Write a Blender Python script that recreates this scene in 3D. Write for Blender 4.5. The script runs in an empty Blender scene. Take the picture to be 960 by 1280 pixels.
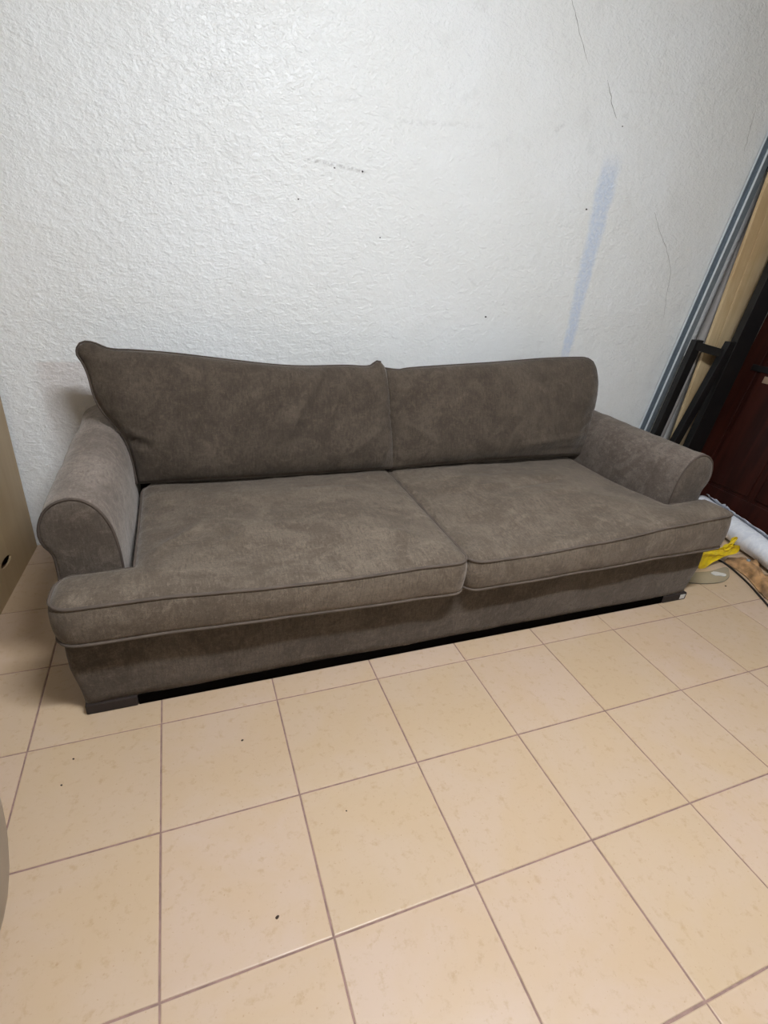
import bpy, bmesh, math, random
import numpy as np
from mathutils import Vector, Matrix
from mathutils import noise as mnoise

random.seed(7)
scene = bpy.context.scene
COL = scene.collection

# ---------------------------------------------------------------- camera
cam_d = bpy.data.cameras.new('camera')
cam = bpy.data.objects.new('camera', cam_d)
COL.objects.link(cam)
F_PX = 657.08
cam_d.sensor_fit = 'HORIZONTAL'
cam_d.sensor_width = 36.0
cam_d.lens = F_PX / 960.0 * 36.0
cam_d.clip_start = 0.02
RX = (0.93522, -0.34515, 0.07899)
DN = (-0.08705, -0.44037, -0.89359)
FW = (0.34320, 0.82882, -0.44189)
cam.matrix_world = Matrix(((RX[0], -DN[0], -FW[0], 0.46717),
                           (RX[1], -DN[1], -FW[1], -1.21553),
                           (RX[2], -DN[2], -FW[2], 1.27218),
                           (0, 0, 0, 1)))
scene.camera = cam

# ---------------------------------------------------------------- view, world, exposure
vs = scene.view_settings
vs.view_transform = 'Standard'
vs.look = 'None'
vs.gamma = 1.0
vs.use_curve_mapping = False
vs.exposure = 0.0
world = bpy.data.worlds.new('world')
scene.world = world
world.use_nodes = True
world.node_tree.nodes['Background'].inputs['Color'].default_value = (0.9, 0.95, 1.0, 1)
world.node_tree.nodes['Background'].inputs['Strength'].default_value = 0.05
LAMP_STRENGTH = 225.0
LAMP_COLOR = (0.95, 0.99, 1.06)
LAMP_AT = (1.22, -1.04, 2.72)

# room extents
XL, XR, YF, YB, ZC = -1.05, 3.86, -2.7, 1.1667, 2.75
T = 1.0 / 3.0


# ---------------------------------------------------------------- node helpers
def srgb(r, g, b):
    def f(c):
        c /= 255.0
        return c / 12.92 if c <= 0.04045 else ((c + 0.055) / 1.055) ** 2.4
    return (f(r), f(g), f(b), 1.0)


class NT:
    def __init__(self, name):
        self.mat = bpy.data.materials.new(name)
        self.mat.use_nodes = True
        self.t = self.mat.node_tree
        self.bsdf = self.t.nodes['Principled BSDF']
        self._pos = None

    def n(self, typ, **kw):
        nd = self.t.nodes.new(typ)
        for k, v in kw.items():
            setattr(nd, k, v)
        return nd

    def link(self, a, b):
        self.t.links.new(a, b)

    def pos(self):
        if self._pos is None:
            self._pos = self.n('ShaderNodeNewGeometry').outputs['Position']
        return self._pos

    def obj(self):
        return self.n('ShaderNodeTexCoord').outputs['Object']

    def put(self, sock, v):
        if hasattr(v, 'is_output') or isinstance(v, bpy.types.NodeSocket):
            self.link(v, sock)
        else:
            sock.default_value = v

    def noise(self, vec, scale, detail=3.0, rough=0.5, dist=0.0):
        nd = self.n('ShaderNodeTexNoise')
        self.link(vec, nd.inputs['Vector'])
        nd.inputs['Scale'].default_value = scale
        nd.inputs['Detail'].default_value = detail
        nd.inputs['Roughness'].default_value = rough
        nd.inputs['Distortion'].default_value = dist
        return nd.outputs['Fac']

    def stretch(self, vec, s):
        nd = self.n('ShaderNodeMapping')
        self.link(vec, nd.inputs['Vector'])
        nd.inputs['Scale'].default_value = s
        return nd.outputs['Vector']

    def math(self, op, a, b=0.0, c=0.0, clamp=False):
        nd = self.n('ShaderNodeMath', operation=op, use_clamp=clamp)
        for i, v in enumerate((a, b, c)):
            self.put(nd.inputs[i], v)
        return nd.outputs[0]

    def ramp(self, fac, lo, hi, a=0.0, b=1.0):
        nd = self.n('ShaderNodeMapRange', interpolation_type='SMOOTHSTEP')
        self.put(nd.inputs['Value'], fac)
        nd.inputs['From Min'].default_value = lo
        nd.inputs['From Max'].default_value = hi
        nd.inputs['To Min'].default_value = a
        nd.inputs['To Max'].default_value = b
        return nd.outputs['Result']

    def mix(self, fac, a, b, blend='MIX'):
        nd = self.n('ShaderNodeMix', data_type='RGBA', blend_type=blend)
        self.put(nd.inputs[0], fac)
        self.put(nd.inputs[6], a)
        self.put(nd.inputs[7], b)
        return nd.outputs[2]

    def bump(self, h, strength, dist, prev=None):
        nd = self.n('ShaderNodeBump')
        self.link(h, nd.inputs['Height'])
        nd.inputs['Strength'].default_value = strength
        nd.inputs['Distance'].default_value = dist
        if prev is not None:
            self.link(prev, nd.inputs['Normal'])
        return nd.outputs['Normal']

    def done(self, color=None, rough=None, normal=None, **kw):
        b = self.bsdf.inputs
        if color is not None:
            self.put(b['Base Color'], color)
        if rough is not None:
            self.put(b['Roughness'], rough)
        if normal is not None:
            self.link(normal, b['Normal'])
        for k, v in kw.items():
            self.put(b[k.replace('_', ' ')], v)
        return self.mat


def plain(name, col, rough=0.5, metal=0.0, var=0.12, nscale=12.0, bump=0.0, **kw):
    m = NT(name)
    v = m.obj()
    nz = m.noise(v, nscale, 4)
    dark = tuple(c * (1 - var * 2) for c in col[:3]) + (1,)
    lite = tuple(min(1, c * (1 + var)) for c in col[:3]) + (1,)
    c = m.mix(m.ramp(nz, 0.3, 0.7), dark, lite)
    nrm = m.bump(m.noise(v, nscale * 8, 3), bump, 0.002) if bump else None
    return m.done(c, rough, nrm, Metallic=metal, **kw)


# ---------------------------------------------------------------- materials
def fabric(name, base, worn, wear):
    m = NT(name)
    v = m.pos()
    big = m.noise(v, 5.0, 5, 0.62, 1.2)
    mid = m.noise(m.stretch(v, (0.8, 1, 1)), 19.0, 6, 0.72, 0.8)
    slubx = m.noise(m.stretch(v, (70, 150, 150)), 1.0, 4, 0.65)
    sluby = m.noise(m.stretch(v, (150, 42, 42)), 1.0, 4, 0.65)
    fine = m.noise(v, 420.0, 2, 0.6)
    dk = tuple(x * 0.58 for x in base[:3]) + (1,)
    lt = tuple(x * 1.5 for x in worn[:3]) + (1,)
    c = m.mix(m.ramp(big, 0.38, 0.62), tuple(x * 0.88 for x in base[:3]) + (1,), worn)
    c = m.mix(m.ramp(mid, 0.50, 0.70, 0, wear * 1.25), c, lt)
    c = m.mix(m.ramp(mid, 0.28, 0.47, 0.55, 0), c, dk)
    c = m.mix(m.ramp(slubx, 0.30, 0.50, 0.36, 0), c, dk)
    c = m.mix(m.ramp(sluby, 0.30, 0.52, 0.62, 0), c, dk)
    c = m.mix(m.ramp(slubx, 0.54, 0.70, 0.0, 0.26), c, lt)
    c = m.mix(m.ramp(sluby, 0.54, 0.70, 0.0, 0.38), c, lt)
    c = m.mix(m.ramp(fine, 0.35, 0.65, 0.0, 0.5), c, dk)
    n1 = m.bump(mid, 0.40, 0.010)
    n1 = m.bump(slubx, 0.25, 0.0025, n1)
    n1 = m.bump(sluby, 0.25, 0.0025, n1)
    n2 = m.bump(fine, 0.45, 0.0012, n1)
    m.bsdf.inputs['Specular IOR Level'].default_value = 0.15
    m.bsdf.inputs['Sheen Weight'].default_value = 0.26
    m.bsdf.inputs['Sheen Roughness'].default_value = 0.4
    m.bsdf.inputs['Sheen Tint'].default_value = (0.85, 0.80, 0.74, 1)
    return m.done(c, 0.92, n2)


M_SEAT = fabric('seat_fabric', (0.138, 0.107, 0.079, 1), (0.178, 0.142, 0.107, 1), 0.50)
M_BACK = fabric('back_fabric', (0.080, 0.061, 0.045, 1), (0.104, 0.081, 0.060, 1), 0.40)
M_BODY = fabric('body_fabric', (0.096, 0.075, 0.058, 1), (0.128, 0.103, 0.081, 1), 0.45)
M_ARM = fabric('arm_fabric', (0.142, 0.113, 0.092, 1), (0.185, 0.152, 0.126, 1), 0.45)
M_ARML = fabric('pale_arm_fabric', (0.200, 0.161, 0.133, 1), (0.256, 0.212, 0.178, 1), 0.40)  # arm fabric in a lighter tone, for the left arm
M_PIPE = plain('piping_fabric', (0.075, 0.055, 0.042, 1), 0.9, bump=0.3)
M_PIPE2 = plain('seat_piping_fabric', (0.105, 0.080, 0.062, 1), 0.9, bump=0.3)
M_FOOT = plain('dark_wood_foot', srgb(40, 29, 24), 0.85)
M_PAPER = plain('pale_paper', srgb(205, 203, 198), 0.7, var=0.05)
M_STEEL = plain('galvanised_steel', srgb(136, 147, 154), 0.42, 0.4, var=0.05, nscale=60)
M_BLACK = plain('black_painted_metal', srgb(14, 13, 13), 0.5, 0.0, var=0.2)
M_GREYPIPE = plain('grey_plastic_pipe', srgb(158, 154, 150), 0.5, var=0.1, nscale=6)
M_YELLOW = plain('yellow_plastic', srgb(226, 196, 20), 0.4, var=0.08, nscale=30, bump=0.2)
M_TUB = plain('pale_grey_plastic', srgb(150, 137, 120), 0.45, var=0.03)
M_DUST = plain('dark_dirt', srgb(58, 44, 34), 0.9)
M_HOLE = plain('dark_hole', srgb(60, 56, 52), 0.9)
M_CRACK = plain('crack_shadow', srgb(150, 148, 142), 0.9)
M_GAPDARK = plain('black_gap_darkener', srgb(9, 7, 6), 1.0, Specular_IOR_Level=0.0)  # matt black for the strip that darkens the gap under the base
M_EDGE = plain('bright_zinc_edge', srgb(214, 222, 226), 0.35, 0.3, var=0.03)
M_CORD = plain('black_rubber', srgb(24, 22, 22), 0.6)
M_CEIL = plain('ceiling_paint', srgb(186, 185, 180), 0.9, var=0.02)
M_WALLP = plain('side_wall_paint', srgb(168, 165, 156), 0.7, var=0.02, nscale=5)
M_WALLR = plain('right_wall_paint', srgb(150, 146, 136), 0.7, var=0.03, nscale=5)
M_BRASS = plain('pale_brass', srgb(176, 150, 126), 0.4, 0.3)


def wall_material():
    m = NT('white_plaster')
    v = m.pos()
    sep = m.n('ShaderNodeSeparateXYZ')
    m.link(v, sep.inputs[0])
    X, Z = sep.outputs['X'], sep.outputs['Z']
    big = m.noise(v, 1.3, 4, 0.6)
    c = m.mix(m.ramp(big, 0.35, 0.65), srgb(232, 233, 230), srgb(237, 239, 238))
    blot = m.noise(v, 9.0, 4, 0.65)
    c = m.mix(m.ramp(blot, 0.56, 0.75, 0, 0.35), c, srgb(214, 215, 212))
    wob = m.noise(v, 14.0, 4, 0.6)
    wob2 = m.noise(v, 60.0, 3, 0.6)

    def seg(p0, p1, w0, w1, soft, rag=0.02, endsoft=0.12):
        dx, dz = p1[0] - p0[0], p1[1] - p0[1]
        L = math.hypot(dx, dz)
        dx, dz = dx / L, dz / L
        ax = m.math('SUBTRACT', X, p0[0])
        az = m.math('SUBTRACT', Z, p0[1])
        t = m.math('DIVIDE', m.math('ADD', m.math('MULTIPLY', ax, dx), m.math('MULTIPLY', az, dz)), L)
        d = m.math('ADD', m.math('MULTIPLY', ax, -dz), m.math('MULTIPLY', az, dx))
        d = m.math('ADD', d, m.math('MULTIPLY', m.math('SUBTRACT', wob, 0.5), rag * 2))
        d = m.math('ABSOLUTE', d)
        w = m.math('ADD', m.math('MULTIPLY', t, w1 - w0), w0)
        e = m.math('DIVIDE', d, w)
        a = m.ramp(e, 1.0 - soft, 1.0 + soft, 1, 0)
        b1 = m.ramp(t, -endsoft * 0.3, endsoft, 0, 1)
        b2 = m.ramp(t, 1 - endsoft, 1 + endsoft * 0.3, 1, 0)
        return m.math('MULTIPLY', a, m.math('MULTIPLY', b1, b2))

    rag = m.ramp(wob2, 0.30, 0.62, 0.55, 1.0)
    # faded pale blue paint smear running down towards the sofa
    k = m.math('MULTIPLY', seg((2.445, 1.76), (2.425, 0.80), 0.052, 0.026, 0.45), rag)
    c = m.mix(m.math('MULTIPLY', k, 0.62), c, srgb(190, 207, 232))
    # grey rub marks and pencil-like scuffs
    for p0, p1, w, f in (((0.99, 1.571), (1.26, 1.553), 0.006, 0.45), ((1.10, 1.769), (1.21, 1.777), 0.005, 0.15),
                         ((0.10, 1.476), (0.68, 1.567), 0.006, 0.14), ((1.33, 1.735), (1.76, 1.775), 0.008, 0.14),
                         ((2.42, 1.99), (2.80, 2.035), 0.004, 0.12), ((0.62, 1.76), (0.80, 1.77), 0.025, 0.12),
                         ((2.10, 1.80), (2.14, 1.84), 0.008, 0.25)):
        k = m.math('MULTIPLY', seg(p0, p1, w, w, 0.8, 0.006), m.ramp(wob2, 0.4, 0.6))
        c = m.mix(m.math('MULTIPLY', k, f), c, srgb(150, 148, 146))
    # warm grey band on the wall beside the left arm, with a straight top edge
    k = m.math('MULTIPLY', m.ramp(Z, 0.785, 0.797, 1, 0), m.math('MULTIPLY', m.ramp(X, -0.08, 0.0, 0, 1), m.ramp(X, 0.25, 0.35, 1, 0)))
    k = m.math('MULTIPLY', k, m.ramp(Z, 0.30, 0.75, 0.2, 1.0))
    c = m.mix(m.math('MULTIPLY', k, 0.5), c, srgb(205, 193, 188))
    lumps = m.noise(m.stretch(v, (0.8, 1, 1.25)), 95.0, 3, 0.55, 0.3)
    lum2 = m.noise(v, 32.0, 3, 0.5, 0.2)
    trowel = m.noise(m.stretch(v, (3.5, 1, 6)), 3.0, 3, 0.6, 1.0)
    n = m.bump(m.ramp(lumps, 0.42, 0.66), 0.42, 0.003)
    n = m.bump(m.ramp(lum2, 0.35, 0.7), 0.28, 0.007, n)
    n = m.bump(trowel, 0.18, 0.012, n)
    return m.done(c, 0.36, n)


def tile_material():
    m = NT('beige_ceramic_tile')
    v = m.pos()
    info = m.n('ShaderNodeObjectInfo')
    rnd = info.outputs['Random']
    off = m.n('ShaderNodeVectorMath', operation='MULTIPLY_ADD')
    m.link(v, off.inputs[0])
    off.inputs[1].default_value = (1, 1, 1)
    comb = m.n('ShaderNodeCombineXYZ')
    for i in range(2):
        m.link(m.math('MULTIPLY', rnd, 17.0 + 9 * i), comb.inputs[i])
    m.link(comb.outputs[0], off.inputs[2])
    vv = off.outputs[0]
    big = m.noise(vv, 4.5, 4, 0.6, 0.5)
    c = m.mix(m.ramp(big, 0.36, 0.66), srgb(196, 170, 141), srgb(199, 175, 153))
    c = m.mix(m.ramp(rnd, 0.0, 1.0, 0, 0.35), c, srgb(193, 170, 134))
    mid = m.noise(vv, 38.0, 5, 0.65)
    c = m.mix(m.ramp(mid, 0.52, 0.74, 0, 0.65), c, srgb(178, 148, 112))
    spk = m.noise(vv, 130.0, 2, 0.5)
    c = m.mix(m.ramp(spk, 0.66, 0.76, 0, 0.5), c, srgb(168, 134, 98))
    rough = m.ramp(mid, 0.3, 0.7, 0.30, 0.42)
    n = m.bump(mid, 0.05, 0.002)
    return m.done(c, rough, n)


def wood_material(name, a, b, scale, rough=0.45, axis=2, bump=0.05, dirt=None, spec=0.5):
    m = NT(name)
    v = m.obj()
    s = [9.0, 9.0, 9.0]
    s[axis] = 0.7
    g = m.noise(m.stretch(v, tuple(s)), scale, 5, 0.6, 0.8)
    c = m.mix(m.ramp(g, 0.3, 0.7), a, b)
    if dirt:
        d = m.noise(v, 2.5, 3)
        c = m.mix(m.ramp(d, 0.5, 0.7, 0, 0.5), c, dirt)
    return m.done(c, rough, m.bump(g, bump, 0.003), Specular_IOR_Level=spec)


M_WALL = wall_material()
M_TILE = tile_material()
M_GROUT = plain('brown_grout', srgb(150, 122, 112), 0.9, nscale=40, bump=0.2)
M_CAB = wood_material('tan_laminate', srgb(168, 144, 108), srgb(176, 152, 116), 2.0, 0.45)
M_CABDK = wood_material('dark_laminate_edge', srgb(104, 76, 54), srgb(116, 86, 62), 2.0, 0.5)
M_PINE = wood_material('pale_pine', srgb(192, 168, 128), srgb(212, 190, 150), 3.0, 0.6, dirt=srgb(178, 144, 98))
M_MAHOG = wood_material('mahogany_veneer', srgb(36, 13, 9), srgb(56, 23, 16), 2.5, 0.36, spec=0.28)
M_BROWNPAPER = plain('brown_cardboard', srgb(176, 136, 94), 0.6, var=0.30, nscale=22, bump=0.4)


def wrap_material():
    m = NT('white_plastic_wrap')
    v = m.obj()
    w = m.noise(m.stretch(v, (3, 3, 0.8)), 9.0, 4, 0.6, 1.2)
    c = m.mix(m.ramp(w, 0.3, 0.7), srgb(228, 232, 240), srgb(244, 246, 250))
    return m.done(c, 0.25, m.bump(w, 0.5, 0.012), Coat_Weight=0.3)


M_WRAP = wrap_material()


def clear_material():
    m = NT('clear_plastic_sheet')
    v = m.obj()
    c = m.mix(m.noise(v, 20, 2), srgb(214, 200, 172), srgb(220, 208, 182))
    return m.done(c, 0.15, Transmission_Weight=0.55, IOR=1.3)


M_CLEAR = clear_material()


def lamp_material():
    m = NT('lamp_diffuser')
    v = m.obj()
    c = m.mix(m.ramp(m.noise(v, 3, 1), 0.3, 0.7), LAMP_COLOR + (1,), LAMP_COLOR + (1,))
    m.link(c, m.bsdf.inputs['Emission Color'])
    m.bsdf.inputs['Emission Strength'].default_value = LAMP_STRENGTH
    return m.done((0.9, 0.9, 0.9, 1), 0.5)


M_LAMP = lamp_material()
M_LAMPBODY = plain('white_lamp_body', srgb(232, 232, 230), 0.4, var=0.02)


# ---------------------------------------------------------------- object helpers
def link(o, parent=None):
    COL.objects.link(o)
    if parent is not None:
        o.parent = parent
    return o


def empty(name, loc=(0, 0, 0), label=None, cat=None, group=None, mat=None):
    o = bpy.data.objects.new(name, None)
    o.empty_display_size = 0.1
    link(o)
    o.location = loc
    if mat is not None:
        o.matrix_world = mat
    tag(o, label, cat, group)
    return o


def tag(o, label=None, cat=None, group=None, kind=None):
    for k, v in (('label', label), ('category', cat), ('group', group), ('kind', kind)):
        if v:
            o[k] = v
    return o


def mesh(name, verts, faces, mat, parent=None, off=(0, 0, 0), smooth=True):
    me = bpy.data.meshes.new(name)
    ox, oy, oz = off
    me.from_pydata([(v[0] - ox, v[1] - oy, v[2] - oz) for v in verts], [], faces)
    me.materials.append(mat)
    bm = bmesh.new()
    bm.from_mesh(me)
    bmesh.ops.recalc_face_normals(bm, faces=bm.faces)
    bm.to_mesh(me)
    bm.free()
    if smooth:
        me.polygons.foreach_set('use_smooth', [True] * len(me.polygons))
    o = bpy.data.objects.new(name, me)
    return link(o, parent)


def from_bm(name, bm, mat, parent=None, smooth=False):
    me = bpy.data.meshes.new(name)
    bmesh.ops.recalc_face_normals(bm, faces=bm.faces)
    bm.to_mesh(me)
    bm.free()
    me.materials.append(mat)
    if smooth:
        me.polygons.foreach_set('use_smooth', [True] * len(me.polygons))
    return link(bpy.data.objects.new(name, me), parent)


def bm_box(bm, lo, hi, bevel=0.0, seg=2):
    cx = [(a + b) / 2 for a, b in zip(lo, hi)]
    sz = [abs(b - a) for a, b in zip(lo, hi)]
    r = bmesh.ops.create_cube(bm, size=1.0, matrix=Matrix.Translation(cx) @ Matrix.Diagonal((*sz, 1)))
    if bevel:
        es = list({e for v in r['verts'] for e in v.link_edges})
        bmesh.ops.bevel(bm, geom=es, offset=bevel, segments=seg, profile=0.5, affect='EDGES')


def box(name, lo, hi, mat, parent=None, bevel=0.0, seg=2, off=(0, 0, 0)):
    bm = bmesh.new()
    lo = [a - b for a, b in zip(lo, off)]
    hi = [a - b for a, b in zip(hi, off)]
    bm_box(bm, lo, hi, bevel, seg)
    return from_bm(name, bm, mat, parent)


def tube_geo(path, r, n=8, closed=False, caps=True):
    """sweep a circle along a polyline; r is a number or one per point"""
    P = [Vector(p) for p in path]
    N = len(P)
    rs = r if hasattr(r, '__len__') else [r] * N
    V, Fc = [], []
    prev = None
    for i in range(N):
        if closed:
            t = P[(i + 1) % N] - P[i - 1]
        else:
            t = P[min(i + 1, N - 1)] - P[max(i - 1, 0)]
        if t.length < 1e-9:
            t = Vector((0, 0, 1))
        t.normalize()
        if prev is None:
            a = Vector((0, 0, 1)) if abs(t.z) < 0.9 else Vector((1, 0, 0))
            u = t.cross(a).normalized()
        else:
            u = (prev - t * prev.dot(t)).normalized()
        prev = u
        w = t.cross(u)
        for k in range(n):
            a = 2 * math.pi * k / n
            V.append(P[i] + (u * math.cos(a) + w * math.sin(a)) * rs[i])
    for i in range(N if closed else N - 1):
        j = (i + 1) % N
        for k in range(n):
            l = (k + 1) % n
            Fc.append((i * n + k, i * n + l, j * n + l, j * n + k))
    if not closed and caps:
        Fc.append(tuple(range(n))[::-1])
        Fc.append(tuple((N - 1) * n + k for k in range(n)))
    return V, Fc


def tube(name, path, r, mat, parent=None, n=8, closed=False, off=(0, 0, 0)):
    V, Fc = tube_geo(path, r, n, closed)
    return mesh(name, V, Fc, mat, parent, off)


def merge(*geos):
    V, Fc = [], []
    for v, f in geos:
        b = len(V)
        V += list(v)
        Fc += [tuple(i + b for i in q) for q in f]
    return V, Fc


def lathe_geo(profile, n=40, center=(0, 0, 0)):
    V, Fc = [], []
    for (r, z) in profile:
        for k in range(n):
            a = 2 * math.pi * k / n
            V.append((center[0] + r * math.cos(a), center[1] + r * math.sin(a), center[2] + z))
    for i in range(len(profile) - 1):
        for k in range(n):
            l = (k + 1) % n
            Fc.append((i * n + k, i * n + l, (i + 1) * n + l, (i + 1) * n + k))
    return V, Fc


def spline(pts, n, closed=False):
    """Catmull-Rom through pts, resampled to n equally spaced points"""
    P = [np.array(p, float) for p in pts]
    N = len(P)
    out = []
    segs = N if closed else N - 1
    for i in range(segs):
        if closed:
            p0, p1, p2, p3 = P[i - 1], P[i], P[(i + 1) % N], P[(i + 2) % N]
        else:
            p1, p2 = P[i], P[i + 1]
            p0 = P[i - 1] if i > 0 else 2 * p1 - p2
            p3 = P[i + 2] if i + 2 < N else 2 * p2 - p1
        for k in range(16):
            t = k / 16
            out.append(0.5 * (2 * p1 + (p2 - p0) * t + (2 * p0 - 5 * p1 + 4 * p2 - p3) * t * t
                              + (3 * p1 - p0 - 3 * p2 + p3) * t ** 3))
    out.append(P[0] if closed else P[-1])
    A = np.array(out)
    s = np.r_[0, np.cumsum(np.linalg.norm(np.diff(A, axis=0), axis=1))]
    q = np.linspace(0, s[-1], n + 1 if closed else n)
    R_ = np.stack([np.interp(q, s, A[:, k]) for k in range(A.shape[1])], 1)
    return R_[:-1] if closed else R_


def sstep(x, a, b):
    t = np.clip((x - a) / (b - a), 0, 1)
    return t * t * (3 - 2 * t)


def fnoise(x, y, z=0.0):
    return mnoise.noise((x, y, z))


def crease(px, py, x0, y0, x1, y1, w):
    """soft ridge along the segment, 1 on it and 0 away from it"""
    dx, dy = x1 - x0, y1 - y0
    L2 = dx * dx + dy * dy
    t = np.clip(((px - x0) * dx + (py - y0) * dy) / L2, 0, 1)
    d2 = (px - x0 - t * dx) ** 2 + (py - y0 - t * dy) ** 2
    return np.exp(-d2 / (w * w)) * np.sin(np.pi * np.clip(t, 0.02, 0.98)) ** 0.6


# ---------------------------------------------------------------- floor and its tiles
floor = box('floor', (XL - 0.1, YF - 0.1, -0.09), (XR + 0.1, YB + 0.1, -0.0022), M_GROUT)
tag(floor, kind='structure')
JOINT, CH = 0.0042, 0.0022
tile_cache = {}


def tile_mesh(w, d):
    key = (round(w, 4), round(d, 4))
    if key in tile_cache:
        return tile_cache[key]
    x0, y0 = -w / 2, -d / 2
    V, Fc = [], []
    loops = [(0.0, -0.009), (0.0, -CH * 0.7), (CH * 0.35, -CH * 0.2), (CH, 0.0)]
    for ins, z in loops:
        for sx, sy in ((-1, -1), (1, -1), (1, 1), (-1, 1)):
            V.append((sx * (w / 2 - ins), sy * (d / 2 - ins), z))
    for i in range(len(loops) - 1):
        for k in range(4):
            l = (k + 1) % 4
            Fc.append((i * 4 + k, i * 4 + l, i * 4 + 4 + l, i * 4 + 4 + k))
    Fc.append(tuple(range(12, 16)))
    Fc.append((3, 2, 1, 0))
    me = bpy.data.meshes.new('tile')
    me.from_pydata(V, [], Fc)
    me.materials.append(M_TILE)
    tile_cache[key] = me
    return me


for i in range(math.floor(XL / T), math.ceil(XR / T)):
    for j in range(math.floor(YF / T), math.ceil(YB / T)):
        x0, x1 = max(i * T, XL), min((i + 1) * T, XR)
        y0, y1 = max(j * T, YF), min((j + 1) * T, YB)
        w, d = x1 - x0 - JOINT, y1 - y0 - JOINT
        if w < 0.01 or d < 0.01:
            continue
        t = bpy.data.objects.new('tile', tile_mesh(w, d))
        link(t, floor)
        t.location = ((x0 + x1) / 2 + random.uniform(-.0005, .0005), (y0 + y1) / 2 + random.uniform(-.0005, .0005), 0)
        t.rotation_euler = (random.uniform(-.001, .001), random.uniform(-.001, .001), random.uniform(-.0012, .0012))

# ---------------------------------------------------------------- room shell
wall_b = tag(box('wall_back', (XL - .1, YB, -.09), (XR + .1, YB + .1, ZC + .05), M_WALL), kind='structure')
tag(box('wall_left', (XL - .1, YF, -.09), (XL, YB, ZC + .05), M_WALLP), kind='structure')
tag(box('wall_right', (XR, YF, -.09), (XR + .1, YB, ZC + .05), M_WALLR), kind='structure')
tag(box('wall_front', (XL - .1, YF - .1, -.09), (XR + .1, YF, ZC + .05), M_WALLP), kind='structure')
tag(box('ceiling', (XL, YF, ZC), (XR, YB, ZC + .1), M_CEIL), kind='structure')


def wall_crack(pts, w):
    path = spline(pts, max(10, len(pts) * 7))
    V, Fc = [], []
    n = len(path)
    for i, p in enumerate(path):
        t = path[min(i + 1, n - 1)] - path[max(i - 1, 0)]
        t /= np.linalg.norm(t)
        nx, nz = -t[1], t[0]
        jx = fnoise(p[0] * 40, p[1] * 40) * 0.006
        ww = w * (0.35 + 0.65 * abs(fnoise(p[1] * 25, 3.1))) * (0.3 + math.sin(math.pi * (i + .5) / n))
        for s in (-1, 1):
            for y in (YB - .0004, YB + .002):
                V.append((p[0] + jx + nx * ww * s, y, p[1] + nz * ww * s))
    for i in range(n - 1):
        a, b = i * 4, i * 4 + 4
        Fc += [(a, a + 2, b + 2, b), (a + 1, b + 1, b + 3, a + 3), (a, b, b + 1, a + 1), (a + 2, a + 3, b + 3, b + 2)]
    mesh('crack', V, Fc, M_CRACK, wall_b, smooth=False)


wall_crack([(2.05, 2.26), (2.068, 2.231), (2.116, 2.166), (2.151, 2.117), (2.208, 2.053)], .0016)
wall_crack([(2.324, 2.017), (2.381, 1.926), (2.416, 1.893)], .0024)
wall_crack([(2.774, 1.559), (2.845, 1.476), (2.921, 1.401), (2.993, 1.298), (3.014, 1.179), (3.045, 1.063)], .0016)
wall_crack([(3.234, 2.048), (3.239, 1.968), (3.247, 1.87)], .0016)
for x, z, r in ((1.899, 1.028, .0055), (2.457, 1.869, .004), (2.358, 1.53, .006), (0.971, 1.432, .004), (1.324, 1.326, .004),
                (1.23, 1.5545, .005), (1.114, 1.5535, .004)):
    V, Fc = [], []
    for k in range(9):
        a = 2 * math.pi * k / 9
        q = r * random.uniform(.7, 1.15)
        V.append((x + q * math.cos(a), YB - .0006, z + q * .7 * math.sin(a)))
    for k in range(9):
        V.append((V[k][0], YB + .003, V[k][2]))
    Fc = [tuple(range(9)), tuple(range(17, 8, -1))] + [(k, (k + 1) % 9, 9 + (k + 1) % 9, 9 + k) for k in range(9)]
    mesh('nail_hole', V, Fc, M_HOLE, wall_b, smooth=False)

# ---------------------------------------------------------------- ceiling lamp (outside the frame)
lamp = empty('ceiling_light', (LAMP_AT[0], LAMP_AT[1], ZC), 'white batten lamp on the ceiling above the sofa', 'lamp')
box('lamp_body', (-.47, -.075, -.035), (.47, .075, -.001), M_LAMPBODY, lamp, .006)
box('diffuser', (-.45, -.06, -.075), (.45, .06, -.036), M_LAMP, lamp, .015, 3)

# ---------------------------------------------------------------- the sofa
SO = (1.30, 0.62, 0.0)
sofa = empty('sofa', SO, 'long brown-grey velvet two-seat sofa with rolled arms against the white wall', 'sofa')
XM = 1.30       # mirror plane of the sofa


# base: rounded box with a soft fabric profile
def ring_box(x0, x1, y0, y1, r, off):
    pts = []
    for cx, cy, a0 in ((x1 - r, y0 + r, -90), (x1 - r, y1 - r, 0), (x0 + r, y1 - r, 90), (x0 + r, y0 + r, 180)):
        for k in range(6):
            a = math.radians(a0 + 90 * k / 5)
            pts.append((cx + (r + off) * math.cos(a), cy + (r + off) * math.sin(a)))
    # subdivide the long sides
    out = []
    n = len(pts)
    for i in range(n):
        a, b = pts[i], pts[(i + 1) % n]
        L = math.hypot(b[0] - a[0], b[1] - a[1])
        m = max(1, int(L / .04))
        for k in range(m):
            out.append((a[0] + (b[0] - a[0]) * k / m, a[1] + (b[1] - a[1]) * k / m))
    return out


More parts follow.
